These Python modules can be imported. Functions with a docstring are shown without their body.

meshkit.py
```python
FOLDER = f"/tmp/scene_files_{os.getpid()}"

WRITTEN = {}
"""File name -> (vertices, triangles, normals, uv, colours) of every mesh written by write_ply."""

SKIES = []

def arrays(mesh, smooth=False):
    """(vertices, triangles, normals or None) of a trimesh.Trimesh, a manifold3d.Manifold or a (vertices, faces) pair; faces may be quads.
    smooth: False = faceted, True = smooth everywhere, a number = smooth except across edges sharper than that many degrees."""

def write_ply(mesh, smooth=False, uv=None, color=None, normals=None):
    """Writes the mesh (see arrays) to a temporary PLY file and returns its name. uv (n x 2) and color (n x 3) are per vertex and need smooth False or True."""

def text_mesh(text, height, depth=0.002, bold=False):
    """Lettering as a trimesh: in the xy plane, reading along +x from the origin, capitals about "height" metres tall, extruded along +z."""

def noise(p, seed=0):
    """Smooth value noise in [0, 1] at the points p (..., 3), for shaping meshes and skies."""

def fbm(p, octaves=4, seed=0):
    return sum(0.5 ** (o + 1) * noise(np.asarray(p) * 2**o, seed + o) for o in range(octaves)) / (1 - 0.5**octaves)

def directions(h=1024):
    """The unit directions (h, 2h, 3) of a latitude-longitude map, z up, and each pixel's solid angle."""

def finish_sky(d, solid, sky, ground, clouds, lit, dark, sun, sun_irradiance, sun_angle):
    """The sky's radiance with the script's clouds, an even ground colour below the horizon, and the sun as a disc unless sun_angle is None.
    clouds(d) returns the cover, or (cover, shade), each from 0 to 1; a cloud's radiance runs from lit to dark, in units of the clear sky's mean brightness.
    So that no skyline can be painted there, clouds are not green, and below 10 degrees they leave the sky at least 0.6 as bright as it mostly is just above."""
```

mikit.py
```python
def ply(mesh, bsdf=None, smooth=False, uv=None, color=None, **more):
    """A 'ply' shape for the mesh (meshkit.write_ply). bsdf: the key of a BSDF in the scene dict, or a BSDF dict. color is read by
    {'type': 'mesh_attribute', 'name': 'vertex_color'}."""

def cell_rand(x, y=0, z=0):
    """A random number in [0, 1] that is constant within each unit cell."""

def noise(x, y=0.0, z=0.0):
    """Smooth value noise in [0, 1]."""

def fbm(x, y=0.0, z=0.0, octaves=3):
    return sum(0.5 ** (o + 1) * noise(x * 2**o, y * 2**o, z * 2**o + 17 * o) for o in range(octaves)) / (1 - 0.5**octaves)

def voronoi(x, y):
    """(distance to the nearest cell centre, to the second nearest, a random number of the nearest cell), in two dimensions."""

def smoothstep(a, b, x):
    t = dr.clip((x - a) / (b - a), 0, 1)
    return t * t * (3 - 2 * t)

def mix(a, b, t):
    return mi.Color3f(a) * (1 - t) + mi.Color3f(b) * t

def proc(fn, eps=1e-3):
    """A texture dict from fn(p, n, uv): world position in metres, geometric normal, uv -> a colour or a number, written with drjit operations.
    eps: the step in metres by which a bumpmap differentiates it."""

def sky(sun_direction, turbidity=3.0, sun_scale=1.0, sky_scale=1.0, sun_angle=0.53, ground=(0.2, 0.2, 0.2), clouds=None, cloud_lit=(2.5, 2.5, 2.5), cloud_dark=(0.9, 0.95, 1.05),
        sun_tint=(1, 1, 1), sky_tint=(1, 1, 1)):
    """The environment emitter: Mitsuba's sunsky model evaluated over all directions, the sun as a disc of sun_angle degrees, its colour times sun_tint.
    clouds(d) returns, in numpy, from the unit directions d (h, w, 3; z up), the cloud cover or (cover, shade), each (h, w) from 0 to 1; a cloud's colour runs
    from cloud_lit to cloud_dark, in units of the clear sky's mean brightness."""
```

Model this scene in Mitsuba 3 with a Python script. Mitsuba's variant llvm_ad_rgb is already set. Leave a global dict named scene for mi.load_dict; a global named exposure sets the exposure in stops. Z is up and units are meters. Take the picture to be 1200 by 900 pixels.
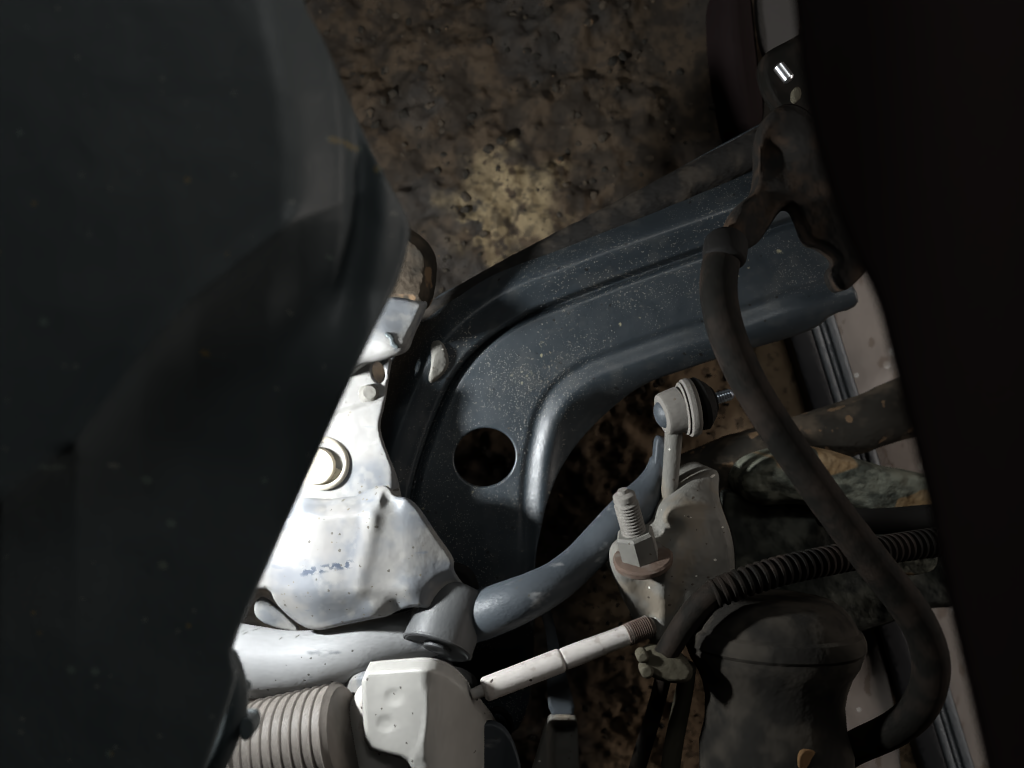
import math, random
import numpy as np, shapely, trimesh
import mitsuba as mi, drjit as dr
import mikit, meshkit
from mikit import noise, fbm, voronoi, cell_rand, smoothstep, mix
from scipy.spatial import Delaunay
from scipy.interpolate import CubicSpline

T = mi.ScalarTransform4f
random.seed(4)
scene, labels = {}, {}
exposure = 0.0

# ------------------------------------------------------------------ camera: looks straight down at the floor, 0.65 m above it
H, F = 0.65, 924.0
scene['camera'] = {'type': 'thinlens', 'fov': 66.0, 'fov_axis': 'x', 'near_clip': 0.01, 'far_clip': 50.0,
                   'aperture_radius': 0.0025, 'focus_distance': 0.475,
                   'to_world': T().look_at(origin=[0, 0, H], target=[0, 0, 0], up=[0, 1, 0])}

LAMP_AT, LAMP_TO, LAMP_R = np.array([-0.235, -0.026, 0.292]), np.array([0.10, 0.0, 0.08]), 0.013
LAMP_L = (1480, 1530, 1550)
TOP_FILL_AT, TOP_FILL_L = (0.10, 1.05, 1.35), (5.6, 5.7, 5.6)
SIDE_AT, SIDE_L = (1.30, 0.25, 0.45), (4.4, 4.0, 3.7)


def s(z):
    return (H - z) / F


def at(x, y, z):
    """A point of the plan (in the photograph's 1200 x 900 grid), at the height z."""
    k = s(z)
    return np.array([(x - 600.0) * k, (450.0 - y) * k, z])


# ------------------------------------------------------------------ mesh helpers
def ss(a, b, x):
    t = np.clip((x - a) / (b - a), 0, 1)
    return t * t * (3 - 2 * t)


def gauss(x, y, cx, cy, rx, ry=None):
    ry = ry or rx
    return np.exp(-((x - cx) / rx) ** 2 - ((y - cy) / ry) ** 2)


def round_poly(pts, it=2):
    p = np.asarray(pts, float)
    for _ in range(it):
        q = np.roll(p, -1, 0)
        p = np.stack([p * .75 + q * .25, p * .25 + q * .75], 1).reshape(-1, 2)
    return p


def sheet(outline, zf, thick, holes=(), step=4.0, bevel=3.0, drop=0.002, rough=0.0, freq=60, it=2, back=None):
    """A pressed or cast piece: outline in plan, height from zf(x, y), rounded over the outer 'bevel', 'thick' deep."""
    out = round_poly(outline, it) if it else np.asarray(outline, float)
    poly = shapely.Polygon(out, [np.asarray(h, float) for h in holes]).buffer(0)
    if poly.geom_type != 'Polygon':
        poly = max(poly.geoms, key=lambda g: g.area)

    def ring(r, spacing):
        n = max(8, int(r.length / spacing))
        return np.array([r.interpolate(i / n, normalized=True).coords[0] for i in range(n)])
    rings = [ring(poly.exterior, step * .8)] + [ring(h, step * .6) for h in poly.interiors]
    pts = list(rings)
    for e in ([.25, .7] if bevel > 2 else []):
        inner = poly.buffer(-bevel * e)
        for g in getattr(inner, 'geoms', [inner]):
            if not g.is_empty:
                pts += [ring(r, step * .9) for r in [g.exterior, *g.interiors]]
    x0, y0, x1, y1 = poly.bounds
    gx, gy = np.meshgrid(np.arange(x0, x1, step), np.arange(y0, y1, step * .87))
    gx = gx + (np.arange(len(gx)) % 2)[:, None] * step * .5
    g = np.stack([gx.ravel(), gy.ravel()], 1)
    core = poly.buffer(-max(step * .45, bevel * .75 if bevel > 2 else 0))
    g = g[shapely.contains_xy(core, g[:, 0], g[:, 1])]
    p = np.vstack(pts + [g])
    tri = Delaunay(p).simplices
    c = p[tri].mean(1)
    tri = tri[shapely.contains_xy(poly, c[:, 0], c[:, 1])]
    a = p[tri]
    area = (a[:, 1, 0] - a[:, 0, 0]) * (a[:, 2, 1] - a[:, 0, 1]) - (a[:, 1, 1] - a[:, 0, 1]) * (a[:, 2, 0] - a[:, 0, 0])
    tri = tri[np.abs(area) > 1e-3]
    area = area[np.abs(area) > 1e-3]
    tri[area > 0] = tri[area > 0][:, ::-1]          # y points down in plan: up-facing in the world
    d = shapely.distance(poly.boundary, shapely.points(p))
    z = zf(p[:, 0], p[:, 1]) * np.ones(len(p))
    t = np.clip(d / max(bevel, 1e-6), 0, 1)
    z = z - drop * (1 - np.sqrt(1 - (1 - t) ** 2))
    k = (H - z) / F
    v = np.stack([(p[:, 0] - 600) * k, (450 - p[:, 1]) * k, z], 1)
    if rough:
        w = np.stack([v[:, 0], v[:, 1], v[:, 2] * .5], 1) * freq
        v[:, 2] += rough * 2 * (meshkit.fbm(w, 3, 5) - .5) * np.clip(d / 6, 0, 1)
    zb = v[:, 2] - thick if back is None else np.minimum(v[:, 2] - .001, back)
    b = np.stack([v[:, 0], v[:, 1], zb], 1)
    n = len(v)
    e = np.vstack([tri[:, [0, 1]], tri[:, [1, 2]], tri[:, [2, 0]]])
    es = np.sort(e, 1)
    key = es[:, 0] * n + es[:, 1]
    u, inv, cnt = np.unique(key, return_inverse=True, return_counts=True)
    be = e[cnt[inv] == 1]
    side = np.vstack([np.stack([be[:, 1], be[:, 0], be[:, 0] + n], 1), np.stack([be[:, 1], be[:, 0] + n, be[:, 1] + n], 1)])
    return trimesh.Trimesh(np.vstack([v, b]), np.vstack([tri, tri[:, ::-1] + n, side]), process=False)


def frame_sweep(P, R, sides=24, cap=True):
    """A round bar along the points P with the radii R."""
    P, R = np.asarray(P, float), np.asarray(R, float)
    t = np.gradient(P, axis=0)
    t /= np.linalg.norm(t, axis=1, keepdims=True) + 1e-12
    a = np.cross(t[0], [0.31, .17, .93]); a /= np.linalg.norm(a)
    A = []
    for i in range(len(P)):
        a = a - t[i] * (a @ t[i]); a /= np.linalg.norm(a); A.append(a)
    A = np.array(A); B = np.cross(t, A)
    g = np.arange(sides) * 2 * np.pi / sides
    v = P[:, None] + R[:, None, None] * (np.cos(g)[None, :, None] * A[:, None] + np.sin(g)[None, :, None] * B[:, None])
    i, j = np.meshgrid(np.arange(len(P) - 1), np.arange(sides), indexing='ij')
    k = (j + 1) % sides
    q = np.stack([i * sides + j, i * sides + k, (i + 1) * sides + k, (i + 1) * sides + j], -1).reshape(-1, 4)
    f = [q[:, [0, 1, 2]], q[:, [0, 2, 3]]]
    v = v.reshape(-1, 3)
    if cap:
        n = len(v); j = np.arange(sides); k = (j + 1) % sides; l = (len(P) - 1) * sides
        v = np.vstack([v, P[0], P[-1]])
        f += [np.stack([k, j, j * 0 + n], 1), np.stack([l + j, l + k, j * 0 + n + 1], 1)]
    return trimesh.Trimesh(v, np.vstack(f), process=False)


def tube(pts, n=90, sides=24, ripple=None, rough=0.0, freq=80, seed=0, round_end=True):
    """pts: (x, y, z, radius in metres) in plan; a smooth bar through them. ripple: (pitch m, depth m)."""
    q = np.array([[*at(x, y, z), r] for x, y, z, r in pts])
    u = np.r_[0, np.cumsum(np.linalg.norm(np.diff(q[:, :3], axis=0), axis=1))]
    t = np.linspace(0, u[-1], n)
    c = CubicSpline(u, q)(t) if len(q) > 2 else np.stack([np.interp(t, u, q[:, k]) for k in range(4)], 1)
    r = c[:, 3].copy()
    if round_end:
        for dist in (t, u[-1] - t):
            w = np.clip(dist / (r * .3), 0, 1)
            r = r * np.where(dist < r * .3, np.sqrt(np.clip(1 - .45 * (1 - w) ** 2, 0, 1)), 1)
    if ripple:
        ph = (t / ripple[0]) % 1.0
        r = r + ripple[1] * (ss(.0, .25, ph) - ss(.55, .8, ph) - .5)
    m = frame_sweep(c[:, :3], r, sides)
    if rough:
        roughen(m, rough, freq, seed)
    return m


def roughen(m, amount, freq, seed=0):
    n = np.array(m.vertex_normals)
    v = np.array(m.vertices)
    m.vertices = v + n * ((meshkit.fbm(v * freq + 11, 3, seed) - .5) * 2 * amount)[:, None]
    return m


def lathe(p, d, prof, sides=48, x=None):
    """prof: (distance along d, radius) from p along d, in metres."""
    d = np.asarray(d, float) / np.linalg.norm(d)
    a = np.cross(d, [.2, .9, .35] if x is None else x); a /= np.linalg.norm(a)
    b = np.cross(d, a)
    g = np.arange(sides) * 2 * np.pi / sides
    prof = np.asarray(prof, float)
    v = (np.asarray(p)[None, None] + prof[:, 0, None, None] * d + np.maximum(prof[:, 1], 1e-6)[:, None, None] *
         (np.cos(g)[None, :, None] * a + np.sin(g)[None, :, None] * b)).reshape(-1, 3)
    i, j = np.meshgrid(np.arange(len(prof) - 1), np.arange(sides), indexing='ij')
    k = (j + 1) % sides
    q = np.stack([i * sides + j, i * sides + k, (i + 1) * sides + k, (i + 1) * sides + j], -1).reshape(-1, 4)
    m = trimesh.Trimesh(v, np.vstack([q[:, [0, 1, 2]], q[:, [0, 2, 3]]]), process=False)
    return m


def bar_prof(L, r, c=0.0006):
    return [(0, 0), (0, r - c), (c, r), (L - c, r), (L, r - c), (L, 0)]


def hexnut(p, d, r, L, bore=0):
    c = r * .13
    return lathe(p, d, [(0, 0), (0, r * .9), (c, r), (L - c, r), (L, r * .87), (L, bore), (L - .002, 0)], 6)


def thread(p, d, r, L, pitch):
    prof = [(0, 0)]
    n = int(L / pitch)
    for i in range(n):
        prof += [(i * pitch, r * .84), (i * pitch + pitch * .35, r), (i * pitch + pitch * .6, r), (i * pitch + pitch * .95, r * .84)]
    L = n * pitch
    prof += [(L, r * .82), (L + r * .25, r * .78), (L + r * .42, r * .55), (L + r * .42, 0)]
    return lathe(p, d, prof, 36)


# ------------------------------------------------------------------ materials
def pr(color, rough=.6, spec=.4, metal=0.0, bump=None, **k):
    b = {'type': 'principled', 'base_color': mikit.proc(color) if callable(color) else {'type': 'rgb', 'value': list(color)},
         'roughness': mikit.proc(rough) if callable(rough) else rough, 'specular': spec, 'metallic': metal, **k}
    if bump:
        b = {'type': 'bumpmap', 'arbitrary': mikit.proc(bump[0], bump[2] if len(bump) > 2 else 4e-4), 'scale': bump[1], 'bsdf': b}
    return {'type': 'twosided', 'bsdf': b}


def specks(p, freq, size, amount, off=0.0):
    """Small round grains of dirt, scattered: 1 on a grain."""
    a, b, r = voronoi(p.x * freq + off + p.z * freq * .6, p.y * freq + off * 2)
    return dr.select((r < amount) & (a < size * (.4 + r / amount)), mi.Float(1), mi.Float(0))


def arm_color(p, n, uv):
    base = mix((.014, .0195, .024), (.020, .026, .031), fbm(p.x * 45, p.y * 45, p.z * 45, 4))
    film = smoothstep(.52, .74, fbm(p.x * 90 + 7, p.y * 90, p.z * 90, 4))
    c = mix(base, (.06, .06, .056), film * .25)
    near = smoothstep(.42, .7, fbm(p.x * 28 + 31, p.y * 28 + 5, 0, 3))
    c = mix(c, (.24, .22, .18), specks(p, 760, .18, .045) * (.08 + .4 * near))
    c = mix(c, (.30, .27, .22), specks(p, 1300, .34, .13, 9.0) * near * .6)
    c = mix(c, (.008, .008, .008), specks(p, 190, .15, .055, 3.0))
    chip = smoothstep(.80, .90, fbm(p.x * 160 + 3, p.y * 190 + 8, p.z * 60, 4))
    return mix(c, (.30, .27, .17), chip * .6)


def rough_arm(p, n, uv):
    return .36 + .18 * fbm(p.x * 140, p.y * 140, p.z * 140, 3)


def dusty(p, n, uv):
    f = fbm(p.x * 55, p.y * 55, p.z * 55, 4)
    c = mix((.112, .119, .128), (.168, .164, .156), smoothstep(.36, .62, f))
    g = fbm(p.x * 60 + 40, p.y * 240, p.z * 90, 4)
    c = mix(c, (.085, .10, .125), smoothstep(.72, .80, g) * .6)
    q = (p.y + .1064) - (p.x + .1185) * .18
    line = smoothstep(.0030, .0012, dr.abs(q)) * smoothstep(-.1215, -.117, p.x) * smoothstep(-.087, -.093, p.x)
    c = mix(c, (.035, .045, .065), line * smoothstep(.44, .56, fbm(p.x * 420, p.y * 520, 2, 3)))
    w = fbm(p.x * 130 + 9, p.y * 130 + 2, p.z * 130, 4)
    c = mix(c, (.21, .205, .19), smoothstep(.50, .72, w) * .5)
    c = mix(c, (.07, .065, .055), specks(p, 230, .15, .07, 5.0))
    return mix(c, (.10, .085, .06), specks(p, 520, .22, .07, 2.0) * smoothstep(.5, .62, fbm(p.x * 50 + 3, p.y * 50, 1, 3)))


def bar_color(p, n, uv):
    x = p.x
    dust = smoothstep(.36, .60, fbm(p.x * 70, p.y * 150, p.z * 70, 4) + .24 * smoothstep(-.03, -.06, x) - .26 * smoothstep(-.05, -.02, x))
    c = mix((.040, .047, .054), (.19, .192, .192), dust)
    return mix(c, (.05, .05, .045), specks(p, 330, .15, .06, 4.0))


def cast_color(p, n, uv):
    f = fbm(p.x * 60, p.y * 60, p.z * 60, 4)
    c = mix((.085, .082, .074), (.155, .148, .130), f)
    c = mix(c, (.15, .115, .075), smoothstep(.55, .72, fbm(p.x * 45 + 5, p.y * 45 + 9, p.z * 45, 4)) * .5)
    c = mix(c, (.46, .44, .40), specks(p, 260, .16, .06, 8.0))
    return mix(c, (.05, .04, .03), specks(p, 340, .2, .05, 1.0))


def rust_color(p, n, uv):
    f = fbm(p.x * 140, p.y * 140, p.z * 140, 4)
    return mix(mix((.058, .040, .031), (.095, .066, .050), f), (.11, .10, .088), smoothstep(.5, .7, fbm(p.x * 80, p.y * 80 + 4, p.z * 80, 3)))


def dark_dirt(p, n, uv):
    f = fbm(p.x * 70, p.y * 70, p.z * 70, 4)
    c = mix((.017, .015, .012), (.055, .043, .031), smoothstep(.38, .72, f))
    return mix(c, (.16, .10, .055), smoothstep(.66, .74, fbm(p.x * 120 + 8, p.y * 120, p.z * 120, 3)) * .6)


def green_color(p, n, uv):
    f = fbm(p.x * 90, p.y * 200, p.z * 90, 4)
    c = mix((.032, .035, .028), (.115, .118, .092), smoothstep(.34, .66, f))
    o = smoothstep(.68, .72, fbm(p.x * 38 + 2.0, p.y * 38 + 12, 3, 3))
    return mix(c, (.20, .115, .045), o * .6)


def pale_rod(p, n, uv):
    f = fbm(p.x * 110, p.y * 110, p.z * 110, 4)
    c = mix((.36, .335, .31), (.45, .425, .395), f)
    c = mix(c, (.24, .20, .17), smoothstep(.62, .72, fbm(p.x * 160 + 2, p.y * 160, p.z * 160, 3)) * .5)
    return mix(c, (.05, .04, .035), specks(p, 210, .12, .10, 6.0))


def boot_color(p, n, uv):
    f = fbm(p.x * 120, p.y * 120, p.z * 120, 3)
    return mix((.080, .070, .061), (.132, .117, .103), f)


def box_color(p, n, uv):
    f = fbm(p.x * 70, p.y * 70, p.z * 70, 4)
    c = mix((.255, .248, .228), (.32, .312, .29), f)
    return mix(c, (.06, .055, .05), specks(p, 240, .13, .07, 2.5))


def plastic_color(p, n, uv):
    f = fbm(p.x * 40, p.y * 40, p.z * 40, 4)
    c = mix((.044, .056, .061), (.070, .080, .082), f)
    a = specks(p, 130, .15, .05, 2.0)
    b = specks(p, 260, .16, .03, 7.0)
    h = cell_rand(dr.floor(p.x * 130), dr.floor(p.y * 130), 5)
    c = mix(c, mix((.20, .15, .055), (.13, .17, .145), smoothstep(.35, .5, h)), a * .6)
    return mix(c, (.15, .16, .14), b * .7)


def hose_color(p, n, uv):
    f = fbm(p.x * 90, p.y * 90, p.z * 90, 4)
    return mix((.0045, .004, .003), (.014, .010, .0075), smoothstep(.35, .7, f))


def ground_color(p, n, uv):
    f = fbm(p.x * 26, p.y * 26, 0, 4)
    g = fbm(p.x * 75 + 5, p.y * 75 + 1, 2, 4)
    c = mix((.024, .019, .0145), (.050, .036, .024), smoothstep(.34, .68, g))
    c = mix(c, (.030, .028, .026), smoothstep(.48, .64, f) * .6)
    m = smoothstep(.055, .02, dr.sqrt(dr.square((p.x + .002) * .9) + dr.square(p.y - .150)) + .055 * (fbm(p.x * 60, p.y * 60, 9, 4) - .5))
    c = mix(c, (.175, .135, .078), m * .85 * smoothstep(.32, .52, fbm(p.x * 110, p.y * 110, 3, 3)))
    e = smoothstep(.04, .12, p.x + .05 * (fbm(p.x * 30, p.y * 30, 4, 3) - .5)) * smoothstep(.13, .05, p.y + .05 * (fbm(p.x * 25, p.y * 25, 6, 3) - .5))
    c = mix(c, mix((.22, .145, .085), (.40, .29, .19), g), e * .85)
    return mix(c, (.022, .018, .015), smoothstep(.54, .74, fbm(p.x * 150 + 40, p.y * 170, 7, 3)) * .6)


def board_color(p, n, uv):
    f = fbm(p.x * 50, p.y * 50, p.z, 4)
    c = mix((.38, .335, .305), (.48, .425, .385), f)
    c = mix(c, (.80, .78, .75), specks(p, 95, .22, .06, 3.0))
    return mix(c, (.22, .16, .12), smoothstep(.62, .72, fbm(p.x * 120, p.y * 60, 1, 4)) * .6)


def fine(p, n, uv):
    return fbm(p.x * 700, p.y * 700, p.z * 700, 3)


def coarse(p, n, uv):
    return fbm(p.x * 330, p.y * 330, p.z * 330, 4)


MATS = {
    'slate_paint': pr(arm_color, rough_arm, .7, bump=(fine, .00012)),
    'dusty_metal': pr(dusty, .55, .35, bump=(coarse, .00026)),
    'bar_paint': pr(bar_color, .52, .35, bump=(fine, .00022)),
    'dusty_cast': pr(cast_color, .7, .3, bump=(coarse, .0006)),
    'rust': pr(rust_color, .85, .2, bump=(coarse, .0007)),
    'dirt_crust': pr(dark_dirt, .9, .15, bump=(coarse, .0011)),
    'green_crust': pr(green_color, .8, .2, bump=(coarse, .0012)),
    'pale_steel': pr(pale_rod, .55, .35, bump=(fine, .0002)),
    'boot_rubber': pr(boot_color, .6, .35),
    'grey_plastic': pr(box_color, .45, .45, bump=(fine, .00012)),
    'black_plastic': pr(plastic_color, .5, .4, bump=(fine, .00016)),
    'hose_rubber': pr(hose_color, .8, .12, bump=(coarse, .0004)),
    'black_rubber': pr((.008, .0075, .007), .75, .10, bump=(fine, .0002)),
    'dark_rust': pr(lambda p, n, uv: mix((.008, .007, .006), (.030, .019, .012), smoothstep(.42, .74, fbm(p.x * 80, p.y * 80, p.z * 80, 4))), .9, .15, bump=(coarse, .0009)),
    'axle_rubber': pr(lambda p, n, uv: mix((.012, .011, .0095), (.030, .026, .021), smoothstep(.38, .7, fbm(p.x * 60, p.y * 60, p.z * 60, 4))), .9, .1, bump=(coarse, .0006)),
    'rim_dirt': pr(lambda p, n, uv: mix((.013, .012, .011), (.036, .030, .024), smoothstep(.42, .74, fbm(p.x * 90, p.y * 90, p.z * 90, 4))), .9, .12, bump=(coarse, .0008)),
    'orange_rust': pr((.11, .062, .028), .9, .15, bump=(coarse, .0007)),
    'gap_grey': pr((.055, .050, .047), .7, .2),
    'right_rubber': pr((.011, .007, .007), .85, .08),
    'cream_metal': pr((.36, .33, .27), .5, .35),
    'zinc': pr((.56, .62, .68), .28, .5, .9),
    'bright_steel': pr((.70, .71, .73), .32, .5, 1.0),
    'olive_plastic': pr((.062, .055, .038), .75, .2, bump=(coarse, .0006)),
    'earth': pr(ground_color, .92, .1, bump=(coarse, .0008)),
    'pale_board': pr(board_color, .75, .25, bump=(fine, .0003)),
    'strip_grey': pr((.17, .185, .20), .5, .4),
    'strip_black': pr((.022, .023, .026), .55, .35),
    'lamp_body': pr((.03, .03, .03), .5, .4),
}
scene.update(MATS)

used = {}


def key_of(base, parent=None):
    k = f'{parent}__{base}' if parent else base
    used[k] = used.get(k, -1) + 1
    return k if used[k] == 0 else f'{k}_{used[k]:03d}'


def obj(name, mesh, mat, parent=None, smooth=35, label=None, **more):
    k = key_of(name, parent)
    scene[k] = mikit.ply(mesh, mat, smooth=smooth, **more)
    if label:
        labels[k] = {'label': label}
    return k


def thing(name, label, cat, group=None):
    k = key_of(name)
    labels[k] = {'label': label, 'category': cat}
    if group:
        labels[k]['group'] = group
    return k


def one(name, mesh, mat, label, cat, smooth=35, group=None):
    k = obj(name, mesh, mat, None, smooth)
    labels[k] = {'label': label, 'category': cat}
    if group:
        labels[k]['group'] = group
    return k


# ------------------------------------------------------------------ work lamp, and two unseen fill panels added
t = thing('inspection_lamp', 'small round work lamp shining from under the black splash shield', 'lamp')
ld = LAMP_TO - LAMP_AT
ld /= np.linalg.norm(ld)
lens = lathe(LAMP_AT, ld, [(0, LAMP_R), (.0004, 0)], 40)
lens.invert() if lens.face_normals.mean(0) @ ld < 0 else None
scene[key_of('lens', t)] = {**mikit.ply(lens, 'lamp_body'), 'emitter': {'type': 'area', 'radiance': {'type': 'rgb', 'value': list(LAMP_L)}}}
obj('housing', lathe(LAMP_AT - ld * .03, ld, [(0, 0), (0, .012), (.002, .0140), (.028, .0155), (.0315, .0155), (.0315, .0136), (.028, .0132), (.028, 0)], 40), 'lamp_body', t)
t = thing('overhead_fill', 'unseen rectangular fill panel added overhead to lift the dark areas', 'lamp')  # unseen panel added overhead as ambient fill
cm = trimesh.creation.box([1.2, .3, .04])
cm.apply_translation(np.array(TOP_FILL_AT) + [0, 0, .025])
obj('housing', cm, 'cream_metal', t, smooth=False)
cv = np.array([[-.58, -.13, 0], [.58, -.13, 0], [.58, .13, 0], [-.58, .13, 0]]) + TOP_FILL_AT
scene[key_of('diffuser', t)] = {**mikit.ply((cv, np.array([[0, 2, 1], [0, 3, 2]])), 'cream_metal'), 'emitter': {'type': 'area', 'radiance': {'type': 'rgb', 'value': list(TOP_FILL_L)}}}

t = thing('side_fill', 'unseen wide light panel added at the right in place of daylight', 'lamp')  # added panel, stands in for daylight coming from the right
cm = trimesh.creation.box([.04, 1.1, .44])
cm.apply_translation(np.array(SIDE_AT) + [.025, 0, 0])
obj('housing', cm, 'cream_metal', t, smooth=False)
cv = np.array([[0, -.5, -.19], [0, .5, -.19], [0, .5, .19], [0, -.5, .19]]) + SIDE_AT
scene[key_of('diffuser', t)] = {**mikit.ply((cv, np.array([[0, 2, 1], [0, 3, 2]])), 'cream_metal'), 'emitter': {'type': 'area', 'radiance': {'type': 'rgb', 'value': list(SIDE_L)}}}

# ------------------------------------------------------------------ ground
def axis_of(lo, hi, fine_step, far):
    a = np.arange(lo, hi + 1e-9, fine_step)
    g = fine_step * 1.35 ** np.arange(1, 40)
    g = np.cumsum(g); g = g[g < far]
    return np.r_[lo - g[::-1], a, hi + g]


gx, gy = axis_of(-.20, .45, .0019, 4.0), axis_of(-.33, .33, .0019, 4.0)
X, Y = np.meshgrid(gx, gy)
w = np.stack([X, Y, X * 0], -1)
lump = meshkit.fbm(w * 26, 4, 3)
pit = meshkit.noise(w * [58, 78, 1], 8)
pit2 = meshkit.noise(w * [120, 150, 1], 18)
crust = meshkit.fbm(w * 60, 3, 12)
smoother = 1 - .80 * ss(.10, .16, X) * ss(.12, .06, Y)
Z = (.026 * (lump - .5) + .012 * (crust - .5) + .004 * (meshkit.fbm(w * 130, 3, 22) - .5) - .0030 * ss(.45, 1.0, pit) - .0010 * ss(.5, 1.0, pit2)) * smoother
flat = ss(.19, .215, X - .222 * 0 - (.0 - Y) * .31)     # levels out under the board
Z = Z * (1 - flat) - .004 * flat
q = np.arange(len(gx) * len(gy)).reshape(len(gy), len(gx))
gf = np.stack([q[:-1, :-1], q[:-1, 1:], q[1:, 1:], q[1:, :-1]], -1).reshape(-1, 4)
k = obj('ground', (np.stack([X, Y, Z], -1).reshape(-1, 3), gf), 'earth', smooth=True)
labels[k] = {'label': 'dark brown pitted dirt floor under the car', 'kind': 'structure'}


def ground_z(x, y):
    i = np.clip(np.searchsorted(gy, y), 0, len(gy) - 1); j = np.clip(np.searchsorted(gx, x), 0, len(gx) - 1)
    return Z[i, j]


rng = np.random.default_rng(7)
grit = []
for _ in range(2600):
    x, y = rng.uniform(-.2, .32), rng.uniform(-.3, .33)
    if x > .17 and y < .2 and x - (.0 - y) * .31 > .19:
        continue
    r = .0006 + .0034 * rng.random() ** 5
    m = trimesh.creation.icosphere(subdivisions=1, radius=r)
    m.vertices *= 1 + .45 * (rng.random(m.vertices.shape) - .5)
    m.vertices *= [1.2, .9, .6]
    m.apply_transform(trimesh.transformations.rotation_matrix(rng.random() * 6.3, [0, 0, 1]))
    m.apply_translation([x, y, ground_z(x, y) + r * .2])
    grit.append(m)
k = obj('grit', trimesh.util.concatenate(grit), 'dirt_crust', smooth=False)
labels[k] = {'label': 'crumbs of dirt and small stones strewn over the brown floor', 'category': 'grit', 'kind': 'stuff'}

# pale board with its black edge strip, on the floor at the right
t = thing('floor_board', 'pale board with black strip and ribbed grey edge, on the floor at right', 'board')
bl = lambda y: 925 + (y - 392) * .31


def strip_poly(a, b, y0=290, y1=960):
    return [(bl(y0) + a, y0), (bl(y0) + b, y0), (bl(y1) + b, y1), (bl(y1) + a, y1)]


obj('panel', sheet(strip_poly(60, 420), lambda x, y: .010, .012, step=14, bevel=1.5, drop=.001, it=0), 'pale_board', t)
obj('black_strip', sheet(strip_poly(0, 27), lambda x, y: .013, .015, step=9, bevel=3, drop=.0015, it=0), 'strip_black', t)
for a, b, z in ((28, 38, .0125), (39, 46, .0115), (47, 59, .0125)):
    obj('rib', sheet(strip_poly(a, b), lambda x, y: z, .014, step=6, bevel=3.5, drop=.0022, it=0), 'strip_grey', t)
slab = sheet([(930, 660), (1012, 655), (1075, 960), (960, 960)], lambda x, y: .004, .01, step=8, bevel=4, drop=.002, rough=.0016, freq=45)
one('concrete_patch', slab, 'pale_board', 'pale pinkish cracked patch of floor left of the black strip', 'patch')

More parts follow.
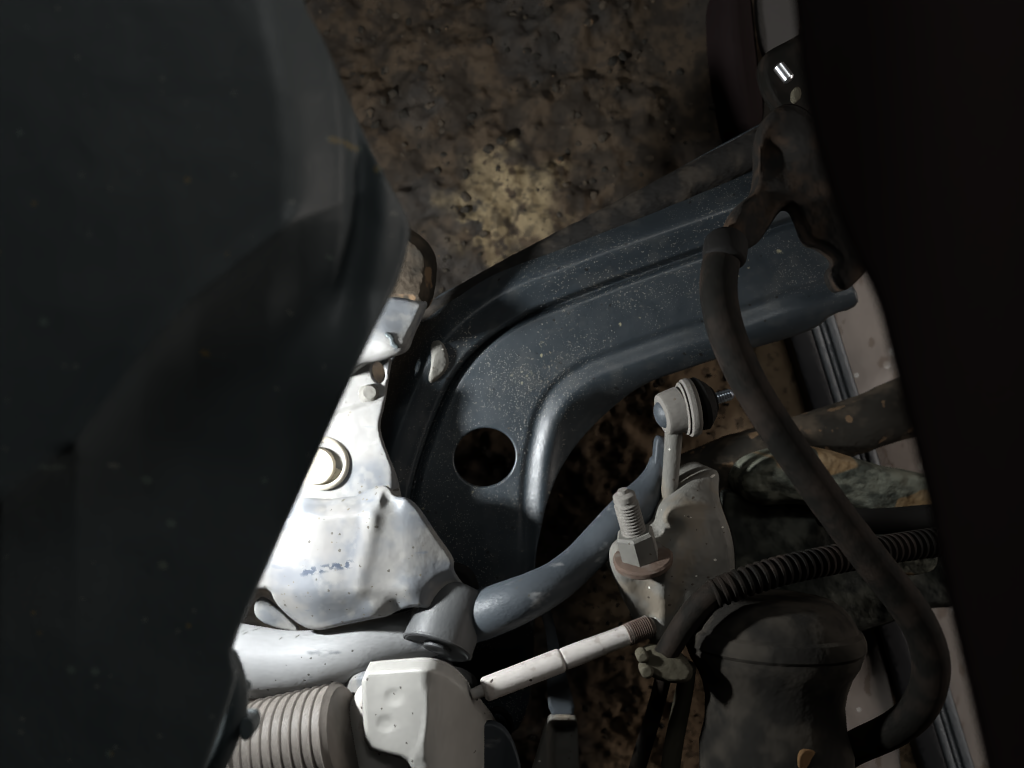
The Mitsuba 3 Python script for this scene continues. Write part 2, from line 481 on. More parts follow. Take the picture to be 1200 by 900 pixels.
# ------------------------------------------------------------------ lower control arm
ARM_Z = .150
top = [(505, 350), (560, 323), (602, 300), (640, 280), (691, 253), (740, 227), (791, 200), (840, 172), (885, 148), (915, 132)]
right = [(940, 150), (955, 220), (975, 285), (992, 322), (1008, 350), (1000, 362), (975, 368), (958, 384)]
inner = [(925, 396), (890, 406), (835, 422), (800, 434), (769, 444), (745, 456), (724, 472), (706, 488), (691, 503), (676, 520), (663, 539), (654, 555),
         (647, 572), (640, 592), (635, 615), (630, 640), (627, 664), (627, 720), (626, 780), (620, 830)]
bottom = [(603, 862), (570, 862), (530, 850), (480, 800), (450, 740), (435, 660), (428, 580), (434, 500), (452, 430), (478, 380)]
ARM = top + right + inner + bottom
ridge = np.array([(616, 720), (610, 640), (609, 600), (611, 567), (614, 538), (619, 511), (624, 490), (632, 472), (643, 455), (658, 440), (677, 427), (697, 417), (741, 401), (791, 384), (850, 366), (900, 348), (960, 330), (1020, 310)], float)
groove = np.array([(474, 640), (482, 580), (492, 540), (506, 500), (522, 462), (536, 437), (552, 417), (568, 402), (585, 389), (602, 378), (619, 369), (638, 361), (658, 354), (713, 333), (769, 313), (824, 294), (880, 275), (960, 248)], float)
ridge, groove = (np.stack([CubicSpline(np.arange(len(q)), q[:, k])(np.linspace(0, len(q) - 1, 160)) for k in (0, 1)], 1) for q in (ridge, groove))
in_poly = shapely.Polygon(np.vstack([ridge, [(1200, 900), (700, 900)]])).buffer(0)
out_poly = shapely.Polygon(np.vstack([groove, [(960, 0), (300, 0), (300, 700)]])).buffer(0)
rl, gl = shapely.LineString(ridge), shapely.LineString(groove)


def arm_z(x, y):
    pts = shapely.points(np.stack([x, y], 1))
    t = np.where(shapely.contains_xy(in_poly, x, y), 1, -1) * shapely.distance(rl, pts)
    u = np.where(shapely.contains_xy(out_poly, x, y), 1, -1) * shapely.distance(gl, pts)
    z = np.full(len(x), ARM_Z)
    z = z - .0018 * ss(-4, 5, t) + .0040 * ss(4, 26, t) - .026 * (np.clip(t - 24, 0, 60) / 38) ** 1.9
    z = z - .0055 * np.exp(-((u + 1) / 4.5) ** 2) + .0065 * ss(-1, 5, u) + .0065 * ss(4, 36, u) - .030 * (np.clip(u - 34, 0, 60) / 38) ** 1.6
    z = z - .02 * ss(640, 860, y)
    return z


hole = [(568 + 36 * math.cos(a) - 2 * math.sin(a), 536 + 34.5 * math.sin(a)) for a in np.linspace(0, 2 * np.pi, 64, endpoint=False)]
t = thing('control_arm', 'curved slate black pressed steel suspension arm with a round hole', 'control arm')
arm_mesh = sheet(ARM, arm_z, .0032, holes=[hole], step=2.1, bevel=2.4, drop=.0012, it=1)
arm_mesh.vertices[:, 2] += .0006 * (meshkit.fbm(np.array(arm_mesh.vertices) * 45, 2, 3) - .5)
obj('pressed_shell', arm_mesh, 'slate_paint', t, smooth=40)
# turned-down inner and outer walls of the pressing
def wall(line, z0, depth, th, mat):
    lp = shapely.LineString(line).buffer(th, cap_style='flat')
    return sheet(np.array(lp.exterior.coords)[:-1], lambda x, y: arm_z(x, y) - z0, depth, step=3, bevel=0, drop=0, it=0)


obj('inner_flange', wall([(p[0] - 3, p[1] - 2) for p in inner[3:]], .006, .018, 2.2, 'slate_paint'), 'slate_paint', t)
obj('outer_flange', wall([(p[0] + 2, p[1] + 5) for p in top], .006, .016, 2.2, 'slate_paint'), 'slate_paint', t)
obj('upper_rail', tube([(496, 378, .128, .0085), (530, 359, .134, .0098), (580, 332, .137, .0104), (650, 295, .138, .0106), (740, 249, .138, .0108), (840, 197, .137, .0112), (900, 166, .136, .0114), (945, 143, .134, .0114)], 140, 36, rough=.0009, freq=90), 'rim_dirt', t, label='rounded upper rail of the arm crusted with brown dirt')
obj('bush_rim', tube([(574, 838, .14, .0022), (586, 832, .143, .0022), (596, 842, .14, .0022), (596, 858, .135, .0022), (585, 866, .132, .0022)], 40, 12), 'black_rubber', t)
for x, y, a in ((515, 424, .3),):
    obj('light_patch', sheet([(504, 400), (518, 398), (527, 420), (524, 434), (507, 450), (501, 446), (506, 425)], lambda x, y: arm_z(x, y) + .0022, .003, step=3, bevel=4, drop=.0018, rough=.0006, freq=150, it=1),
        'dusty_cast', t, label='tan triangle painted in as a patch of light beside the groove')  # thin pale piece painting a lit spot on the shaded arm

# ------------------------------------------------------------------ subframe: side plate, gusset, ear, cup
rg = np.random.default_rng(3)
sand = []
ico = trimesh.creation.icosphere(subdivisions=0)
while len(sand) < 1500:
    f = rg.random()
    i = int(20 + 90 * f)
    off = -abs(rg.normal(0, 26)) if rg.random() < .7 else rg.uniform(-90, 10)
    nx, ny = ridge[i + 1] - ridge[i]
    l = math.hypot(nx, ny)
    x, y = ridge[i] + np.array([-ny, nx]) / l * off * 1.0 + rg.normal(0, 3, 2)
    if math.hypot(x - 568, y - 536) < 42 or not (500 < x < 830) or y < 300:
        continue
    z = float(arm_z(np.array([x]), np.array([y]))[0])
    m = ico.copy()
    m.vertices = m.vertices * (1 + .5 * (rg.random(m.vertices.shape) - .5)) * (.00016 + .00042 * rg.random() ** 4)
    m.apply_translation(at(x, y, z))
    sand.append(m)
sk = obj('sand_grains', trimesh.util.concatenate(sand), 'dusty_cast', 'control_arm', smooth=False, label='pale sand grains stuck to the arm along its inner rib')
labels[sk]['kind'] = 'stuff'

t = thing('subframe', 'pale dusty metal subframe bracket with a round cup, beside the black shield', 'subframe')
recess = [(443 + 8 * math.cos(a) + 2 * math.sin(a), 436 + 13 * math.sin(a)) for a in np.linspace(0, 2 * np.pi, 28, endpoint=False)]
SP = .184


def side_z(x, y):
    step_line = y - (487 + (x - 390) * -.33)
    return SP - .005 * ss(2, -5, step_line) + .0015 * gauss(x, y, 455, 520, 30) - .006 * ss(456, 472, x)


obj('side_plate', sheet([(459, 418), (455, 440), (450, 474), (445, 492), (444, 505), (453, 532), (464, 557), (470, 585), (474, 620), (350, 650), (225, 650), (225, 470), (340, 465), (390, 400), (430, 390)],
    side_z, .004, holes=[recess], step=3, bevel=3, drop=.0012, rough=.0006, freq=80, it=1), 'dusty_metal', t)


def ear_z(x, y):
    return .196 - .012 * ss(405, 300, y) + .003 * gauss(x, y, 455, 398, 20)


obj('ear', sheet([(380, 440), (405, 392), (425, 345), (452, 341), (480, 346), (502, 352), (497, 364), (489, 380), (481, 397), (478, 407), (472, 413), (458, 418), (444, 422), (425, 426), (400, 446)],
    ear_z, .012, step=3, bevel=10, drop=.005, rough=.0006, freq=80, it=2, back=.182), 'dusty_metal', t)
obj('ear_dirt', sheet([(420, 356), (436, 310), (455, 270), (470, 263), (488, 272), (504, 286), (511, 302), (509, 330), (502, 356), (490, 362), (470, 356), (450, 360), (434, 352)],
    lambda x, y: ear_z(x, y) + .0012, .02, step=3, bevel=18, drop=.011, rough=.0010, freq=110, it=2, back=.165), 'dirt_crust', t, label='brown dirt caked on the upper end of the ear')
obj('scar', sheet([(451, 389), (458, 390), (462, 394), (463, 401), (468, 405), (467, 409), (461, 408), (457, 404), (457, 397), (451, 394)], lambda x, y: ear_z(x, y) + .0008, .003, step=1.5, bevel=1.5, drop=.0006, it=2), 'black_plastic', t)
b = at(434, 461, SP - .007)
bolt = obj('bolt', lathe(b, [.1, .1, 1], [(-.003, .0072), (.001, .0072), (.0018, .0066), (.0022, .0052), (.0055, .0050), (.0068, .0038), (.0070, 0)], 36), 'dusty_cast', t)
c = at(378, 543, SP + .001)
R = 30 * s(SP)
obj('cup_ring', lathe(c, [.04, .05, 1], [(-.004, R * 1.05), (.0006, R * 1.04), (.0018, R * .98), (.0022, R * .90), (.0018, R * .84), (-.0005, R * .80), (-.001, 0)], 72), 'cream_metal', t)
obj('cup_cap', lathe(at(371, 546, SP + .001), [.03, .04, 1], [(-.001, R * .74), (.0022, R * .74), (.0036, R * .69), (.0040, R * .58), (.0034, R * .52), (.0036, 0)], 72), 'cream_metal', t)
gt = [(300, 600), (330, 590), (355, 583), (382, 586), (400, 584), (420, 581), (432, 575), (440, 571), (450, 569), (457, 573), (461, 580), (467, 583), (476, 584), (483, 588), (490, 595), (500, 609), (510, 625), (521, 640), (528, 650), (532, 658), (531, 668), (535, 676), (542, 685), (559, 705), (545, 716), (510, 714), (486, 711), (474, 713), (463, 717), (456, 722), (440, 725), (420, 729), (396, 734), (384, 737), (372, 739), (355, 735), (337, 722), (322, 706), (316, 690), (300, 690), (250, 690)]
topl = shapely.LineString([(280, 610), (330, 590), (355, 583), (382, 586), (420, 581), (440, 571), (450, 569), (461, 580), (467, 583)])
fold = shapely.LineString([(437, 606), (432, 630), (424, 660), (420, 690)])


def gus_z(x, y):
    pts = shapely.points(np.stack([x, y], 1))
    z = .205 - .012 * ss(26, 0, shapely.distance(topl, pts)) ** 1.5 * ss(478, 440, x) - .008 * ss(688, 736, y) * ss(500, 460, x) - .011 * ss(50, 14, np.hypot(x - 540, y - 712))
    fd = shapely.distance(fold, pts)
    z = z + .0014 * np.exp(-(fd / 11) ** 2) + .0012 * gauss(x, y, 436, 608, 10, 13)
    z = z - .0012 * ss(430, 470, x) - .007 * ss(470, 545, x)
    z = z + .0015 * gauss(x, y, 448, 577, 13, 9) + .0025 * gauss(x, y, 440, 714, 13, 9) + .002 * gauss(x, y, 482, 690, 22, 14) - .003 * gauss(x, y, 464, 713, 7, 9)
    z = z - .006 * ss(380, 310, x) + .002 * gauss(x, y, 380, 690, 50, 30)
    return z


obj('gusset', sheet(gt, gus_z, .0030, step=2.6, bevel=5, drop=.0020, rough=.00035, freq=50, it=1), 'dusty_metal', t, smooth=50)
obj('tab', sheet([(302, 700), (312, 702), (335, 722), (354, 742), (330, 738), (303, 728), (296, 715)], lambda x, y: .185 - .006 * ss(300, 350, x), .003, step=3, bevel=2.5, drop=.001), 'dusty_metal', t)
obj('lower_bracket', sheet([(505, 660), (540, 664), (553, 672), (561, 690), (562, 712), (540, 720), (500, 700)], lambda x, y: .180, .01, step=3, bevel=5, drop=.004), 'black_rubber', t, label='black rubber lip showing past the right corner')

# ------------------------------------------------------------------ anti-roll bar and its rubber bush
t = thing('anti_roll_bar', 'round stabiliser bar, dusted pale at left and slate blue at right', 'stabiliser bar')
obj('bar', tube([(225, 770, .183, .0215), (290, 775, .184, .0205), (350, 776, .185, .0178), (420, 762, .183, .0160), (480, 746, .173, .0153), (540, 728, .175, .0148), (600, 707, .188, .0138), (650, 682, .180, .0118), (690, 648, .163, .0114), (722, 616, .154, .0124), (747, 590, .143, .0125), (764, 562, .138, .008), (771, 535, .136, .005)], 200, 36, rough=.0004, freq=70), 'bar_paint', t)
obj('flattened_end', sheet([(768, 512), (776, 510), (781, 516), (784, 540), (786, 570), (784, 600), (765, 606), (745, 600), (752, 580), (763, 560), (766, 540)], lambda x, y: .142 - .0 * x, .006, step=2.5, bevel=4, drop=.0025), 'bar_paint', t)
t = thing('bar_bush', 'grey cylindrical rubber bush sitting on the stabiliser bar', 'bush')
p0, p1 = at(534, 694, .173), at(512, 760, .192)
d = p1 - p0
L = np.linalg.norm(d)
r = .0203
obj('sleeve', lathe(p0, d, [(0, 0), (0, r * 1.0), (.0015, r * 1.06), (.004, r * 1.07), (L - .002, r * 1.02), (L - .0005, r * 1.0), (L, r * .93), (L - .0006, r * .88), (L - .0016, r * .6), (L - .0016, 0)], 72), 'black_plastic' if False else 'sleeve_rubber', t)
scene['sleeve_rubber'] = pr(lambda p, n, uv: mix((.040, .043, .046), (.068, .069, .068), fbm(p.x * 90, p.y * 90, p.z * 90, 4)), .5, .4, bump=(fine, .00018))
obj('core', lathe(p0 + d * .9, d, [(0, r * .40), (L * .125, r * .40), (L * .135, r * .34), (L * .135, r * .18), (L * .11, 0)], 40), 'sleeve_rubber', t)
obj('lip', lathe(p1 - d * .06, d, [(0, r * 1.005), (.0005, r * 1.04), (.0015, r * 1.04), (.002, r * 1.0), (.0018, r * .92)], 64), 'sleeve_rubber', t)

# ------------------------------------------------------------------ drop link
t = thing('drop_link', 'dusty stabiliser link with ball joint, black boot and threaded stud', 'stabiliser link')
a0, a1 = at(773, 487, .171), at(856, 462, .166)
ax = (a1 - a0) / np.linalg.norm(a1 - a0)
u = np.linalg.norm(a1 - a0) / 83.0      # metres per plan unit along the axis
obj('rod', tube([(783, 612, .140, .0052), (785, 570, .148, .0052), (788, 530, .157, .0053), (790, 498, .166, .0056)], 40, 28), 'dusty_cast', t)
obj('housing', lathe(a0, ax, [(.001, 0), (.001, 18 * u), (3 * u, 22 * u), (6 * u, 23.5 * u), (20 * u, 25 * u), (24 * u, 25.5 * u), (24.5 * u, 24 * u), (25 * u, 10 * u)], 56), 'pale_dust', t)
scene['pale_dust'] = pr(lambda p, n, uv: mix(mix((.115, .107, .096), (.175, .163, .145), fbm(p.x * 90, p.y * 90, p.z * 90, 4)), (.12, .10, .08), specks(p, 260, .16, .08, 3.0)), .6, .3, bump=(coarse, .0003))
obj('end_cap', lathe(a0 - ax * 4 * u, ax, [(0, 0), (.2 * u, 8 * u), (2 * u, 12 * u), (6 * u, 15 * u), (7 * u, 0)], 40), 'bar_paint', t)
tilt = ax + np.array([.0, -.10, .10])
obj('boot_plate', lathe(a0 + ax * 25.5 * u, tilt, [(0, 0), (0, 27 * u), (1.2 * u, 29 * u), (2.2 * u, 28 * u), (2.6 * u, 27 * u), (3.4 * u, 28.5 * u), (5 * u, 31.5 * u), (10 * u, 32.5 * u), (14 * u, 31 * u), (15.5 * u, 28 * u), (15.5 * u, 0)], 64), 'pale_dust', t)
obj('boot', lathe(a0 + ax * 40 * u, ax, [(0, 26 * u), (3 * u, 29 * u), (8 * u, 29.5 * u), (13 * u, 25 * u), (18 * u, 20 * u), (20 * u, 15 * u), (22 * u, 15 * u), (23 * u, 12.5 * u), (23 * u, 0)], 56), 'black_rubber', t)
obj('stud', thread(a0 + ax * 62 * u, ax, 6.6 * u, 22 * u, 3.0 * u), 'zinc', t)

# ------------------------------------------------------------------ steering knuckle with its ball joint bolt
t = thing('steering_knuckle', 'dusty grey cast steering knuckle with a rusty bolt collar', 'steering knuckle')
KN = [(713, 643), (722, 632), (745, 622), (768, 616), (776, 603), (784, 588), (798, 570), (815, 556), (832, 549), (845, 553), (842, 578), (850, 604), (858, 625), (862, 650), (862, 680), (845, 700), (822, 722), (803, 745), (788, 770), (779, 762), (768, 756), (752, 742), (740, 722), (734, 704), (727, 692), (719, 678), (714, 662)]
kf = shapely.LineString([(790, 640), (776, 690), (771, 760)])


def kn_z(x, y):
    pts = shapely.points(np.stack([x, y], 1))
    fd = shapely.distance(kf, pts)
    z = .182 + .004 * np.exp(-(fd / 12) ** 2) - .007 * ss(680, 760, y) - .035 * ss(610, 545, y)
    z = z - .006 * ss(780, 745, x) - .010 * ss(800, 862, x) - .003 * gauss(x, y, 765, 718, 10, 14)
    z = z + .006 * gauss(x, y, 748, 660, 32, 26)
    z = z - .012 * gauss(x, y, 772, 622, 18, 16)
    return z


obj('body', sheet(KN, kn_z, .05, step=2.8, bevel=11, drop=.008, rough=.0008, freq=60, it=2), 'dusty_cast', t)
B = at(751, 653, .186)
TIP = at(731, 580, .197)
bd = TIP - B
BL = np.linalg.norm(bd)
bd /= BL
obj('rust_collar', lathe(B - bd * .001 + np.array([.001, 0, 0]), bd + [0.1, 0, .1], [(-.004, 0), (-.004, .0150), (-.002, .0172), (.0010, .0176), (.0022, .0164), (.0026, .012), (.0026, 0)], 56), 'rust', t, label='rust brown collar under the nut')
obj('nut', hexnut(B - bd * .002, bd, .0118, BL * .46, .006), 'dusty_cast', t)
obj('bolt', thread(B + bd * BL * .40, bd, .0072, BL * .52, .0020), 'pale_dust', t)
obj('bolt_tip', lathe(B + bd * BL * .93, bd, [(0, .0067), (.003, .0065), (.0042, .0048), (.0044, .0032), (.0064, .0028), (.0066, 0)], 36), 'pale_dust', t)

# ------------------------------------------------------------------ tie rod
TA, TB = at(566, 809, .200), at(742, 741, .180)


def tie(f, r):
    p = TA + (TB - TA) * f
    k = s(p[2])
    return (600 + p[0] / k, 450 - p[1] / k, p[2], r)


t = thing('tie_rod', 'pale dusty steering tie rod with threaded end', 'tie rod')
obj('sleeve', tube([tie(0, .0068), tie(.52, .0069)], 60, 36), 'pale_steel', t)
obj('rod', tube([tie(.51, .0061), tie(.63, .0064), tie(.77, .0062), tie(1.0, .0062)], 60, 32), 'pale_steel', t)
p0, p1 = TA + (TB - TA) * .95, TA + (TB - TA) * 1.12
obj('threaded_end', thread(p0, p1 - p0, .0066, np.linalg.norm(p1 - p0), .0013), 'rust', t)
obj('inner_end', tube([tie(-.075, .0030), tie(.01, .0036)], 20, 20), 'pale_steel', t)
obj('ball_socket', tube([(520, 815, .182, .014), (548, 808, .184, .0115), (560, 806, .184, .006)], 30, 28), 'black_rubber', t)

# ------------------------------------------------------------------ steering rack: bellows, housing, cover box
t = thing('steering_rack', 'steering rack end with ribbed bellows and grey dimpled cover', 'steering rack')
b0, b1 = at(287, 886, .215), at(402, 862, .222)
bd = b1 - b0
BL = np.linalg.norm(bd)
R0 = 60 * s(.22)
prof = [(0, 0), (0, R0 * .93), (.0008, R0 * .97), (.006, R0 * .99), (.0075, R0 * .90)]
n = 9
p_ = (BL - .0075) / n
for i in range(n):
    b = .0075 + i * p_
    prof += [(b + p_ * .10, R0 * .958), (b + p_ * .62, R0 * .966), (b + p_ * .74, R0 * .992), (b + p_ * .81, R0 * 1.0), (b + p_ * .88, R0 * .992), (b + p_ * .98, R0 * .960)]
prof += [(BL + .002, R0 * .9), (BL + .002, 0)]
obj('bellows', lathe(b0, bd, prof, 96), 'boot_rubber', t, label='brown grey ribbed rubber bellows')
obj('rack_tube', tube([(150, 912, .20, .022), (230, 898, .208, .023), (292, 885, .214, .024)], 40, 40), 'pale_steel', t)
obj('housing', sheet([(399, 795), (418, 788), (470, 786), (520, 800), (540, 860), (540, 930), (380, 930), (385, 866)], lambda x, y: .205 - .02 * ss(430, 385, x), .05, step=4, bevel=9, drop=.006), 'dusty_metal', t)
obj('end_wall', sheet([(421, 806), (440, 803), (480, 860), (500, 930), (374, 930), (386, 888), (396, 856), (407, 829)], lambda x, y: .219 - .016 * ss(430, 384, x), .02, step=4, bevel=10, drop=.006, it=1), 'pale_steel', t)


def box_z(x, y):
    z = .226 + .013 * ss(415, 505, x) - .052 * (np.clip(x - 492, 0, 100) / 74) ** 2.0
    for cx, cy in ((461, 817), (452, 848)):
        z = z - .0010 * np.exp(-(((x - cx) / 10) ** 2 + ((y - cy) / 9) ** 2) ** 2)
    z = z + .0007 * np.exp(-((x - 500 + (y - 840) * .08) / 4.0) ** 2) * ss(800, 815, y) * ss(895, 885, y) + .0005 * np.exp(-((x - 488 - 14 * np.sin((y - 790) / 30)) / 5) ** 2) * ss(795, 810, y)
    return z


obj('cover', sheet([(423, 787), (445, 784.5), (468, 783), (490, 781), (506, 782), (522, 787), (536, 797), (549, 812), (563, 832), (575, 846), (584, 862), (588, 905), (575, 935), (500, 930), (481, 899), (476, 890), (452, 884), (427, 877), (425, 835)],
    box_z, .014, step=2.6, bevel=6, drop=.004, it=1), 'grey_plastic', t, label='smooth grey cover with two round dimples')

# ------------------------------------------------------------------ small pieces under the rack
one('round_plate', sheet([(575, 846), (588, 851), (598, 863), (606, 882), (613, 912), (560, 915), (560, 850)], lambda x, y: .185 + .003 * ss(590, 610, x), .004, step=3, bevel=4, drop=.002), 'bar_paint',
    'slate plate with a bright curved rim, behind the grey cover', 'plate')
t = thing('strap_bracket', 'slate metal strap ending in a folded brown plate, under the tie rod', 'bracket')
obj('strap', sheet([(629, 709), (643, 706), (649, 728), (657, 765), (666, 800), (676, 838), (660, 842), (643, 838), (641, 800), (642, 750), (634, 720)], lambda x, y: .158 + .008 * ss(780, 840, y), .003, step=3, bevel=2, drop=.001, it=1), 'bar_paint', t)
obj('fold', sheet([(641, 844), (648, 838), (674, 839), (677, 846), (679, 905), (680, 930), (612, 930), (625, 900), (634, 868)], lambda x, y: .169 - .012 * ss(641, 652, x) * ss(844, 852, y), .004, step=2.5, bevel=3, drop=.0015, it=1), 'dusty_cast', t)

# ------------------------------------------------------------------ brake hose with bracket
t = thing('brake_hose', 'thick brown black rubber hose curving down across the right side', 'hose')
obj('hose', tube([(849, 296, .205, .0105), (842, 340, .216, .0102), (853, 395, .225, .0098), (884, 460, .228, .0095), (932, 535, .228, .0095), (986, 610, .228, .0096), (1040, 680, .226, .0096), (1076, 730, .222, .0097), (1091, 780, .215, .0097), (1080, 824, .205, .0096), (1050, 853, .19, .0095), (1010, 872, .17, .0095), (970, 900, .15, .0095)], 200, 32, rough=.0003, freq=60), 'hose_rubber', t)
obj('ferrule', tube([(851, 283, .200, .0118), (849, 300, .207, .0122), (848, 309, .209, .0115)], 24, 36), 'black_rubber', t)
one('hose_bracket', sheet([(845, 292), (852, 262), (868, 236), (886, 226), (890, 195), (888, 160), (900, 130), (930, 118), (960, 140), (1010, 200), (1030, 300), (1005, 330), (985, 345), (972, 320), (985, 305), (965, 288), (948, 285), (938, 255), (930, 240), (915, 245), (900, 268), (888, 286), (868, 296)],
    lambda x, y: .196 + .01 * ss(900, 860, x) - .012 * gauss(x, y, 910, 180, 25), .012, step=3.5, bevel=9, drop=.006, rough=.0016, freq=70), 'dark_rust',
    'rusty dirt covered bracket holding the top of the hose', 'bracket')

# ------------------------------------------------------------------ cable with ribbed conduit, clip, lower cables
t = thing('sensor_cable', 'dark sensor cable in ribbed conduit crossing behind the hose', 'cable')
obj('cable', tube([(766, 785, .186, .0066), (784, 760, .192, .0068), (806, 726, .196, .0070), (838, 694, .197, .0070), (870, 682, .195, .0068)], 70, 24), 'hose_rubber', t)
obj('conduit', tube([(834, 697, .197, .0072), (870, 683, .196, .0074), (910, 670, .192, .0074), (955, 660, .184, .0074), (1000, 651, .172, .0076), (1050, 642, .16, .0078), (1110, 634, .15, .008)], 560, 28, ripple=(.0049, .0026)), 'hose_rubber', t)
t = thing('cable_clip', 'small olive brown plastic clip round the sensor cable', 'clip')
obj('band', sheet([(752, 770), (768, 762), (800, 770), (815, 785), (808, 802), (780, 800), (760, 793)], lambda x, y: .198, .014, step=3, bevel=6, drop=.004, rough=.0008, freq=120), 'olive_plastic', t)
obj('lug', sheet([(746, 767), (756, 762), (762, 770), (757, 778), (747, 776)], lambda x, y: .201, .008, step=2, bevel=3, drop=.002), 'olive_plastic', t)
obj('lug', sheet([(750, 782), (760, 778), (768, 786), (762, 797), (751, 793)], lambda x, y: .200, .008, step=2, bevel=3, drop=.002), 'olive_plastic', t)
one('lower_hose', tube([(778, 788, .178, .0048), (768, 830, .16, .0050), (756, 870, .15, .0052), (740, 925, .14, .0054)], 60, 24), 'hose_rubber', 'thin black hose hanging down from the olive clip', 'hose')
one('brake_pipe', tube([(806, 780, .166, .0050), (799, 825, .15, .0056), (790, 870, .142, .0060), (784, 925, .138, .0062)], 60, 24), 'olive_plastic', 'brown pipe between the thin hose and the axle boot', 'pipe')

# ------------------------------------------------------------------ drive shaft boot
t = thing('drive_shaft', 'large black rubber axle boot at the bottom right of centre', 'axle boot')
c0 = at(903, 697, .155)
dv = at(908, 905, .165) - c0
U = s(.165)
obj('boot', roughen(lathe(c0, dv, [(0, 0), (0, 45 * U), (4 * U, 70 * U), (14 * U, 84 * U), (28 * U, 94 * U), (45 * U, 100 * U), (62 * U, 101 * U), (76 * U, 96 * U), (88 * U, 88 * U), (104 * U, 82 * U), (120 * U, 79 * U), (150 * U, 80 * U), (175 * U, 86 * U), (290 * U, 86 * U)], 96), .0014, 35), 'axle_rubber', t)
obj('collar', lathe(c0 + dv * .16, dv, [(0, 92 * U), (6 * U, 101 * U), (14 * U, 104 * U), (22 * U, 104 * U), (30 * U, 97 * U)], 96), 'axle_rubber', t)
obj('spot', sheet([(936, 878), (955, 877), (985, 890), (1004, 905), (935, 905)], lambda x, y: .166 + 84 * U - .0, .006, step=3, bevel=4, drop=.002, rough=.001, freq=120) if False else
    sheet([(936, 880), (955, 878), (985, 892), (1004, 910), (935, 910)], lambda x, y: .1645 + np.sqrt(np.maximum((86 * U) ** 2 - ((x - 907) * .49e-3) ** 2, 1e-6)) + .0012, .004, step=3, bevel=3, drop=.001, rough=.0006, freq=120), 'orange_rust', t, label='orange brown patch of rust')

# ------------------------------------------------------------------ crusted castings behind the hose
one('cross_member', tube([(760, 590, .055, .018), (815, 560, .06, .020), (880, 535, .064, .020), (960, 512, .066, .020), (1060, 478, .066, .022), (1160, 440, .066, .022)], 90, 28, rough=.0016, freq=50), 'dirt_crust',
    'dirt brown beam running from the link to the right behind the hose', 'beam')
one('brake_caliper', sheet([(868, 566), (882, 545), (905, 534), (935, 527), (962, 524), (1000, 536), (1040, 548), (1078, 556), (1110, 560), (1115, 600), (1060, 603), (1000, 604), (960, 594), (925, 590), (890, 594), (872, 584)],
    lambda x, y: .118 + .010 * ss(600, 545, y), .05, step=2.8, bevel=9, drop=.008, rough=.0035, freq=70), 'green_crust',
    'rough greenish grey crusted casting with an orange stain', 'casting')
one('wheel_hub', sheet([(845, 580), (862, 575), (900, 588), (960, 596), (1010, 600), (1120, 612), (1130, 712), (1085, 712), (1050, 728), (1018, 738), (985, 748), (930, 742), (860, 720), (845, 660)],
    lambda x, y: .100 + .008 * gauss(x, y, 960, 640, 60, 40), .06, step=3, bevel=10, drop=.008, rough=.005, freq=45), 'dark_green',
    'dark green black crusted casting behind the ribbed conduit', 'casting')
scene['dark_green'] = pr(lambda p, n, uv: mix((.018, .020, .017), (.060, .062, .050), smoothstep(.42, .72, fbm(p.x * 80, p.y * 80, p.z * 80, 4))), .8, .25, bump=(coarse, .001))
one('brake_line', tube([(960, 600, .125, .0085), (1020, 611, .130, .0085), (1070, 608, .132, .0085), (1125, 606, .132, .0085)], 40, 24), 'black_rubber',
    'short black pipe just under the greenish casting', 'pipe')
one('shim', sheet([(1030, 650), (1070, 643), (1098, 640), (1100, 668), (1066, 676), (1050, 670)], lambda x, y: .128, .004, step=3, bevel=3, drop=.001, rough=.001, freq=90), 'green_crust',
    'pale crusted scrap showing under the ribbed conduit at right', 'shim')

# ------------------------------------------------------------------ upper right corner
one('grey_plate', sheet([(885, -40), (935, -40), (940, 60), (900, 75), (888, 40)], lambda x, y: .03, .006, step=5, bevel=3, drop=.001), 'gap_grey', 'small plain grey plate in the gap at the top right', 'plate')
t = thing('bracket_and_shade', 'bracket with a shiny bolt, and a dark sheet added as shade, upper right corner', 'bracket')
obj('plate', sheet([(838, -30), (878, -30), (884, 30), (889, 80), (898, 132), (885, 165), (858, 160), (846, 100), (838, 40)], lambda x, y: .045, .04, step=4, bevel=24, drop=.02, rough=.001, freq=50), 'right_rubber', t)  # dark sheet laid in for the shadow on the ground here
obj('cross_plate', sheet([(903, 58), (925, 47), (940, 38), (970, 40), (970, 140), (925, 140), (905, 120), (892, 90), (893, 66)], lambda x, y: .16, .01, step=4, bevel=8, drop=.006, rough=.001, freq=60), 'hose_rubber', t)
b0 = at(911, 76, .17)
obj('bolt', lathe(b0, at(928, 97, .172) - b0, bar_prof(.0125, .0036, .0012), 32), 'bright_steel', t, label='shiny steel bolt')
obj('tag', sheet([(930, 102), (938, 101), (940, 112), (934, 120), (928, 116)], lambda x, y: .174, .004, step=2, bevel=3, drop=.0015), 'olive_plastic', t)

# ------------------------------------------------------------------ near right: black liner edge, out of focus
right_edge = [(925, -60), (932, 0), (945, 120), (970, 220), (1000, 295), (1030, 350), (1046, 420), (1070, 510), (1090, 590), (1106, 680), (1130, 780), (1153, 880), (1170, 960), (1400, 960), (1400, -60)]
one('wheel_liner', sheet(right_edge, lambda x, y: .460 - .010 * ss(1000, 1300, x), .0012, step=12, bevel=6, drop=.0008), 'right_rubber',
    'black out of focus liner filling the right side of the view', 'liner')

# ------------------------------------------------------------------ left: black splash shield
t = thing('splash_shield', 'large black plastic splash shield with pale specks covering the left side', 'shield')
fold_a = shapely.LineString([(345, -60), (362, 30), (378, 110), (386, 180), (385, 260), (372, 340), (380, 420)])
crease = shapely.LineString([(350, 258), (300, 295), (230, 350), (167, 417), (90, 520)])


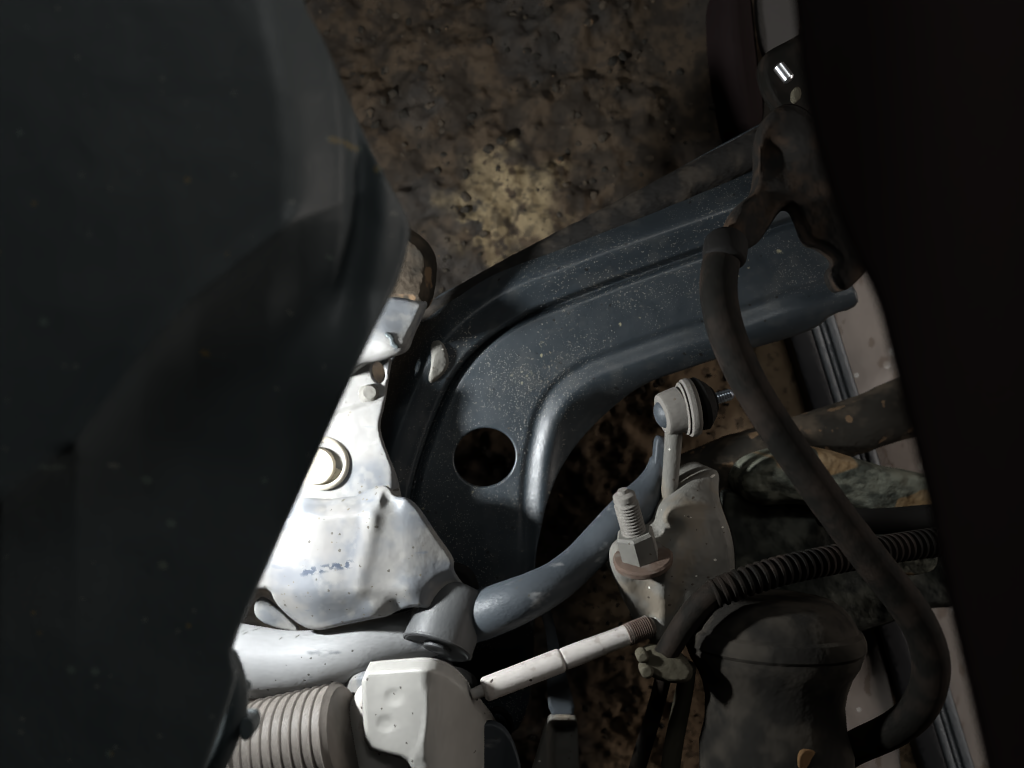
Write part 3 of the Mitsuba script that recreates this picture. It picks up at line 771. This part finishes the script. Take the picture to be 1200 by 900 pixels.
def shield_z(x, y):
    pts = shapely.points(np.stack([x, y], 1))
    z = .395 + .000 * x
    fx = np.interp(y, [-60, 30, 110, 180, 260, 340, 420, 560, 900], [345, 362, 378, 386, 385, 372, 366, 330, 230])
    side = x - fx
    z = z - .016 * ss(-60, 45, side) * ss(470, 330, y) - .006 * ss(14, 34, side) * ss(420, 250, y) + .004 * ss(38, 66, side) * ss(420, 250, y) - .008 * ss(50, 100, side) * ss(470, 330, y)
    cd = shapely.distance(crease, pts)
    low = ss(-20, 20, y - np.interp(x, [0, 90, 167, 230, 300, 350, 480], [590, 520, 417, 350, 295, 258, 200]))
    yc = np.interp(x, [0, 90, 167, 230, 300, 350, 480], [590, 520, 417, 350, 295, 258, 200])
    z = z - .030 * (1 - np.exp(-np.clip(y - yc, 0, 900) / 130.)) * ss(470, 330, x) + .016 * ss(0, -320, y - yc) * 0
    z = z - .003 * low * ss(380, 320, x) + .0030 * np.exp(-(cd / 15) ** 2) * ss(378, 330, x)
    z = z + .0012 * (meshkit.fbm(np.stack([x, y, 0 * x], 1) / 90., 3, 2) - .5)
    return z


SH = [(345, -60), (352, 0), (376, 40), (401, 100), (431, 168), (452, 208), (471, 241), (480, 262), (478, 285), (467, 325), (452, 356), (437, 386), (400, 466), (340, 600), (300, 690), (270, 758), (272, 775), (276, 790), (270, 815), (258, 850), (238, 905), (215, 960), (-200, 960), (-200, -60)]
obj('panel', sheet(SH, shield_z, .0028, step=5.0, bevel=2.5, drop=.0012, it=1), 'black_plastic', t, smooth=50)
0 and obj('rolled_edge', frame_sweep(np.array([at(x - 4, y - 2, .371 + .002) for x, y in [(437, 386), (400, 466), (340, 600), (300, 690), (271, 758)]]), np.full(5, .0012), 12), 'black_plastic', t)
t = thing('breather_hose', 'black hose with clips hanging at the lower corner of the splash shield', 'hose')
obj('hose', tube([(262, 765, .335, .0045), (274, 795, .333, .0046), (277, 825, .330, .0046), (270, 856, .326, .0047), (255, 890, .32, .0048), (240, 930, .31, .0048)], 70, 24), 'black_plastic', t)
obj('clip', sheet([(272, 802), (288, 803), (290, 815), (273, 814)], lambda x, y: .334, .006, step=2, bevel=2, drop=.001, it=1), 'black_plastic', t)
obj('clip', sheet([(280, 841), (295, 839), (299, 850), (297, 862), (289, 869), (281, 866)], lambda x, y: .332, .008, step=2, bevel=3, drop=.0015, it=1), 'black_plastic', t)
